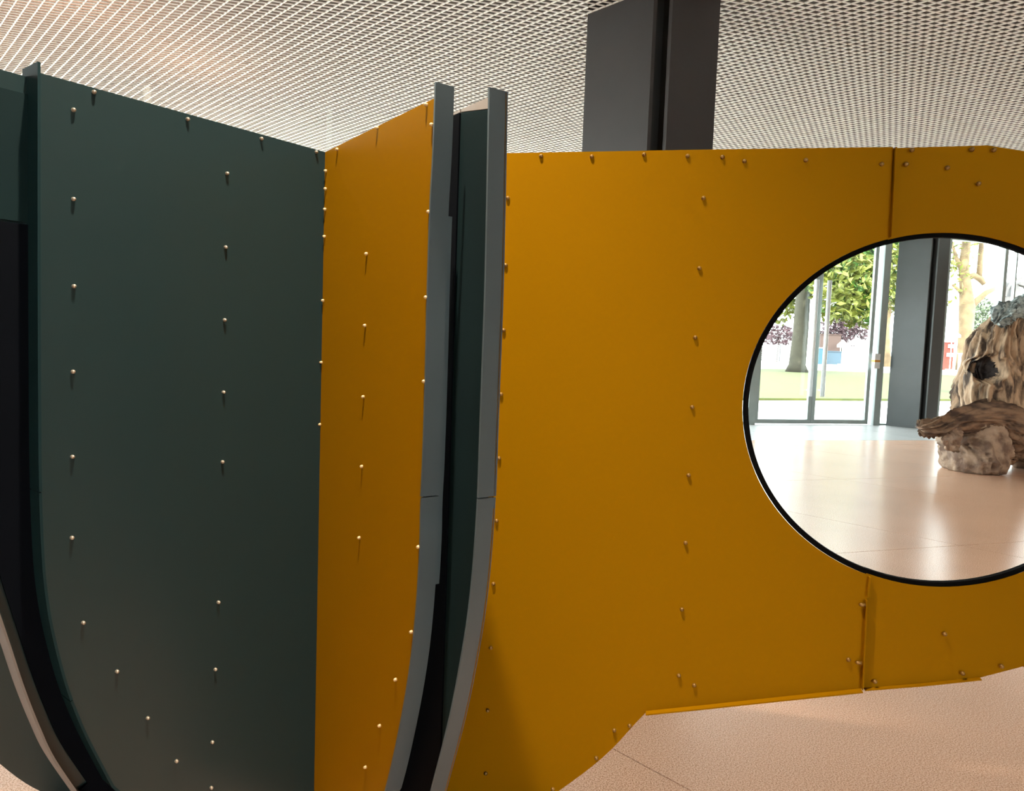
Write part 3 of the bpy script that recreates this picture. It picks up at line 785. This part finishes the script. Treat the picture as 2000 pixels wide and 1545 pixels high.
# big tree on the lawn: olive trunk, green crown spreading right
t1b = at_z(1556, 727, .04)
T1 = tag(empty('lawn_tree', xy(t1b)), 'broad green tree with thick olive trunk on the lawn', 'tree')
def loc(o, root): o.data.transform(Matrix.Translation(-root.location)); return o
y1 = t1b.y
tk = MB(); base = xy(t1b)
tk.tube([base + Vector((0, 0, .07)), base + Vector((0, 0, .6)), base + Vector((.1, 0, 3)), base + Vector((.12, 0, 6)), base + Vector((.4, 0, 9)), base + Vector((1.2, 0, 12))],
        [.85, .62, .56, .52, .4, .15], 16)
tk.tube([base + Vector((.1, 0, 5.6)), base + Vector((2, -.5, 7.6)), base + Vector((4.5, -1, 9))], [.3, .2, .08], 10)
loc(tk.build('trunk', TRUNK, T1, True), T1)
def blob(px, py, y, rx, ry, rz): return (Pd(px, py, y), Vector((rx, ry, rz)))
loc(leaves('crown', [blob(1655, 545, y1 - 2, 3.0, 2.5, 2.9), blob(1650, 480, y1, 3.4, 2.5, 3.0), blob(1730, 515, y1 - 1, 2.4, 2.2, 2.6), blob(1620, 420, y1, 5.5, 3, 3.2),
                     blob(1690, 590, y1 - 3, 1.6, 1.6, 1.7)], 5200, .36, LEAF, T1), T1)
loc(leaves('outer_leaves', [blob(1660, 560, y1 - 4, 3.0, 1.2, 2.4), blob(1740, 540, y1 - 3, 1.8, 1.2, 2.4), blob(1528, 600, y1 + 2, 1.3, 1.2, 1.4), blob(1660, 618, y1 - 2, 2.4, 1, .8)], 1700, .34, LEAFY, T1), T1)

# plane tree on the right, pale tan trunk and bare branches
yb = 68.0
pb = Pd(1884, 712, yb)
T2 = tag(empty('plane_tree', Vector((pb.x, yb, tz))), 'pale plane tree with forked tan branches seen right of the far column', 'tree')
tk = MB(); p0 = Vector((pb.x, yb, tz))
def q2(px, py, dy=0): return Pd(px, py, yb + dy)
tk.tube([p0, q2(1884, 690), q2(1887, 640), q2(1889, 600), q2(1886, 560), q2(1882, 520), q2(1888, 470), q2(1896, 400)], [.75, .62, .6, .66, .5, .42, .36, .25], 14)
tk.tube([q2(1889, 605), q2(1905, 590), q2(1926, 572), q2(1960, 556)], [.4, .3, .24, .12], 10)
tk.tube([q2(1884, 545), q2(1902, 538), q2(1915, 545), q2(1922, 555)], [.3, .28, .3, .2], 10)
tk.tube([q2(1912, 545), q2(1914, 520), q2(1916, 490), q2(1919, 440)], [.26, .24, .22, .16], 10)
tk.tube([q2(1880, 530), q2(1868, 505), q2(1858, 470)], [.25, .18, .1], 10)
tk.tube([q2(1886, 580), q2(1872, 566), q2(1860, 556)], [.25, .16, .1], 10)
loc(tk.build('trunk', TRUNKT, T2, True), T2)
loc(leaves('crown', [blob(1872, 500, yb, 1.6, 2, 3.2), blob(1865, 560, yb, 1.0, 1.5, 2.2), blob(1890, 430, yb, 3.6, 3, 2.4), blob(1990, 440, yb + 2, 3, 2, 1.6)], 700, .30, LEAFY, T2), T2)
# small tan tree beyond the door jamb
yc = 72.0; pc = Pd(1732, 712, yc)
T3 = tag(empty('slender_tree', Vector((pc.x, yc, tz))), 'slender tan tree trunk between door jamb and far column', 'tree')
tk = MB(); tk.tube([Vector((pc.x, yc, tz)), Pd(1733, 680, yc), Pd(1731, 640, yc), Pd(1735, 600, yc), Pd(1733, 540, yc)], [.42, .3, .3, .33, .2], 12)
loc(tk.build('trunk', TRUNKT, T3, True), T3)
loc(leaves('crown', [blob(1738, 590, yc, 1.7, 1.6, 1.4), blob(1745, 560, yc, 2.4, 2, 1.6)], 420, .3, LEAFY, T3), T3)
# shrubs
def shrub(name, label, px, py, y, rx, rz, m, cnt, cat='shrub', size=.26):
    c = Pd(px, py, y); root = tag(empty(name, Vector((c.x, y, tz))), label, cat)
    st = MB(); st.tube([Vector((c.x, y, tz)), Vector((c.x + .1, y, max(c.z - rz * .3, tz + .3)))], [.14, .08], 8)
    loc(st.build('stem', TRUNK, root), root)
    loc(leaves('foliage', [(c, Vector((rx, 1.4, rz)))], cnt, size, m, root), root); return root
shrub('purple_tree', 'purple leaved small tree behind the white parasols', 1646, 646, 84, 3.0, 1.9, LEAFP, 1500)
shrub('purple_tree', 'purple leaved small tree left of the olive trunk', 1520, 655, 82, 1.9, 1.2, LEAFP, 500)
shrub('grey_green_shrub', 'grey green shrub right of the plane tree', 1912, 640, 78, 1.9, 3.2, LEAFG, 1300)
# slatted fence far left
yf = 76.0; fa, fb = Pd(1482, 690, yf).x, Pd(1525, 690, yf).x
z0f, z1f = tz, Pd(1500, 672, yf).z
FN = tag(empty('slatted_fence', Vector(((fa + fb) / 2, yf, tz))), 'white horizontal slat fence beside the olive trunk', 'fence')
ns = 8
for k in range(ns):
    s = MB(); a = z0f + .15 + (z1f - z0f - .15) * k / ns; s.box((fa, yf - .03, a), (fb, yf + .03, a + (z1f - z0f - .15) / ns - .045)); loc(s.build('slat', FENCEM, FN), FN)
for x in (fa, fb):
    s = MB(); s.box((x - .1, yf - .1, tz), (x + .1, yf + .1, z1f + .1)); loc(s.build('post', FENCEM, FN), FN)
# parasols
def parasol(px, py, y, r, label):
    c = Pd(px, py, y); root = tag(empty('parasol', Vector((c.x, y, tz))), label, 'parasol', 'white parasols on the terrace')
    s = MB(); n = 8; k = [(0, 0, c.z + .45)] + [(r * math.cos(2 * math.pi * j / n), r * math.sin(2 * math.pi * j / n), c.z - .1) for j in range(n)] + [(r * math.cos(2 * math.pi * j / n), r * math.sin(2 * math.pi * j / n), c.z - .32) for j in range(n)]
    f = [(0, 1 + j, 1 + (j + 1) % n) for j in range(n)] + [(1 + j, 9 + j, 9 + (j + 1) % n, 1 + (j + 1) % n) for j in range(n)]
    o = mesh('canopy', [(a + c.x, b + y, z) for a, b, z in k], f, CANVAS, root); loc(o, root)
    s.tube([(c.x, y, tz), (c.x, y, c.z + .4)], .04, 8); loc(s.build('pole', STEEL, root), root)
    b = MB(); b.tube([(c.x, y, tz), (c.x, y, tz + .12)], .35, 12); loc(b.build('base', WHITE, root), root)
parasol(1646, 672, 73, .55, 'white parasol in front of the brown kiosk')
parasol(1672, 668, 71, .75, 'white parasol next to the door jamb')
parasol(1860, 652, 63.6, .66, 'white parasol above the red stand')
# kiosks and stands
def stand(name, label, cat, px0, px1, py, y, m, depth=1.2, panel=None):
    x0, x1 = Pd(px0, py, y).x, Pd(px1, py, y).x; z1 = Pd((px0 + px1) / 2, py, y).z
    root = tag(empty(name, Vector(((x0 + x1) / 2, y, tz))), label, cat)
    b = MB(); b.box((x0, y, tz), (x1, y + depth, z1)); loc(b.build('body', m, root), root)
    b = MB(); b.box((x0 - .06, y - .08, z1), (x1 + .06, y + depth + .08, z1 + .07)); loc(b.build('top', panel or m, root), root); return root
stand('kiosk', 'brown boarded kiosk behind the blue barriers', 'kiosk', 1604, 1643, 654, 79, BROWN, 1.6)
stand('barrier', 'bright blue barrier beside the door pull bar', 'barrier', 1600, 1613, 680, 74, BLUE, .5, WHITE)
stand('barrier', 'slate blue barrier in front of the brown kiosk', 'barrier', 1614, 1644, 687, 75, BLUE2, .5)
stand('planter', 'white planter box near the white parasols', 'planter', 1658, 1674, 702, 68, WHITE, .6)
stand('planter', 'white planter at the foot of the grey green shrub', 'planter', 1880, 1902, 692, 66.5, WHITE, .6)
rs = stand('red_stand', 'red stand at the foot of the plane tree', 'stand', 1846, 1864, 670, 65.5, RED, .6)
for (a, b, py) in ((1853, 1864, 676), (1850, 1862, 693)):
    s = MB(); x0, x1 = Pd(a, py, 65.4).x, Pd(b, py, 65.4).x; z = Pd(a, py, 65.4).z
    s.box((x0, 65.36, z - .16), (x1, 65.5, z + .16)); loc(s.build('white_sign', WHITE, rs), rs)

# grey abstract sculpture on the plaza, behind the root
yg = 30.0
def gp(px, py, dy=0): return Pd(px, py, yg + dy)
GS = tag(empty('plaza_sculpture', Vector((gp(1985, 700).x, yg, -.02))), 'grey arched metal sculpture outside, behind the root', 'sculpture')
def slab(name, pts, m, th=.25, dy=0):
    q = [gp(*p, dy) for p in pts]; n = len(q)
    v = q + [p + Vector((0, th, 0)) for p in q]
    f = [tuple(range(n)), tuple(reversed(range(n, 2 * n)))] + [(i, i + n, (i + 1) % n + n, (i + 1) % n) for i in range(n)]
    o = mesh(name, v, f, m, GS); loc(o, GS)
    bm = bmesh.new(); bm.from_mesh(o.data); bmesh.ops.recalc_face_normals(bm, faces=bm.faces); bm.to_mesh(o.data); bm.free(); return o
slab('leg', [(1948, 764), (1948, 620), (1951, 580), (1957, 552), (1963, 545), (1963, 580), (1962, 764)], GREYS)
slab('base_block', [(1960, 764), (1960, 580), (2040, 576), (2040, 766)], GREYS, .5, .1)
arc = [(1963, 578), (1966, 562), (1972, 552), (1982, 544), (1997, 540)]
arc2 = [(1996, 545), (1984, 549), (1976, 556), (1970, 566), (1966, 580)]
slab('arch', arc + arc2, GREYS, .3)
slab('shell', [(1978, 554), (1988, 555), (1994, 566), (1995, 580), (1976, 580), (1979, 565)], GREYS, .4, .05)
slab('arch', [(1989, 555), (1998, 550), (2020, 552), (2030, 580), (2018, 580), (2008, 561), (1998, 558)], GREYS, .3)
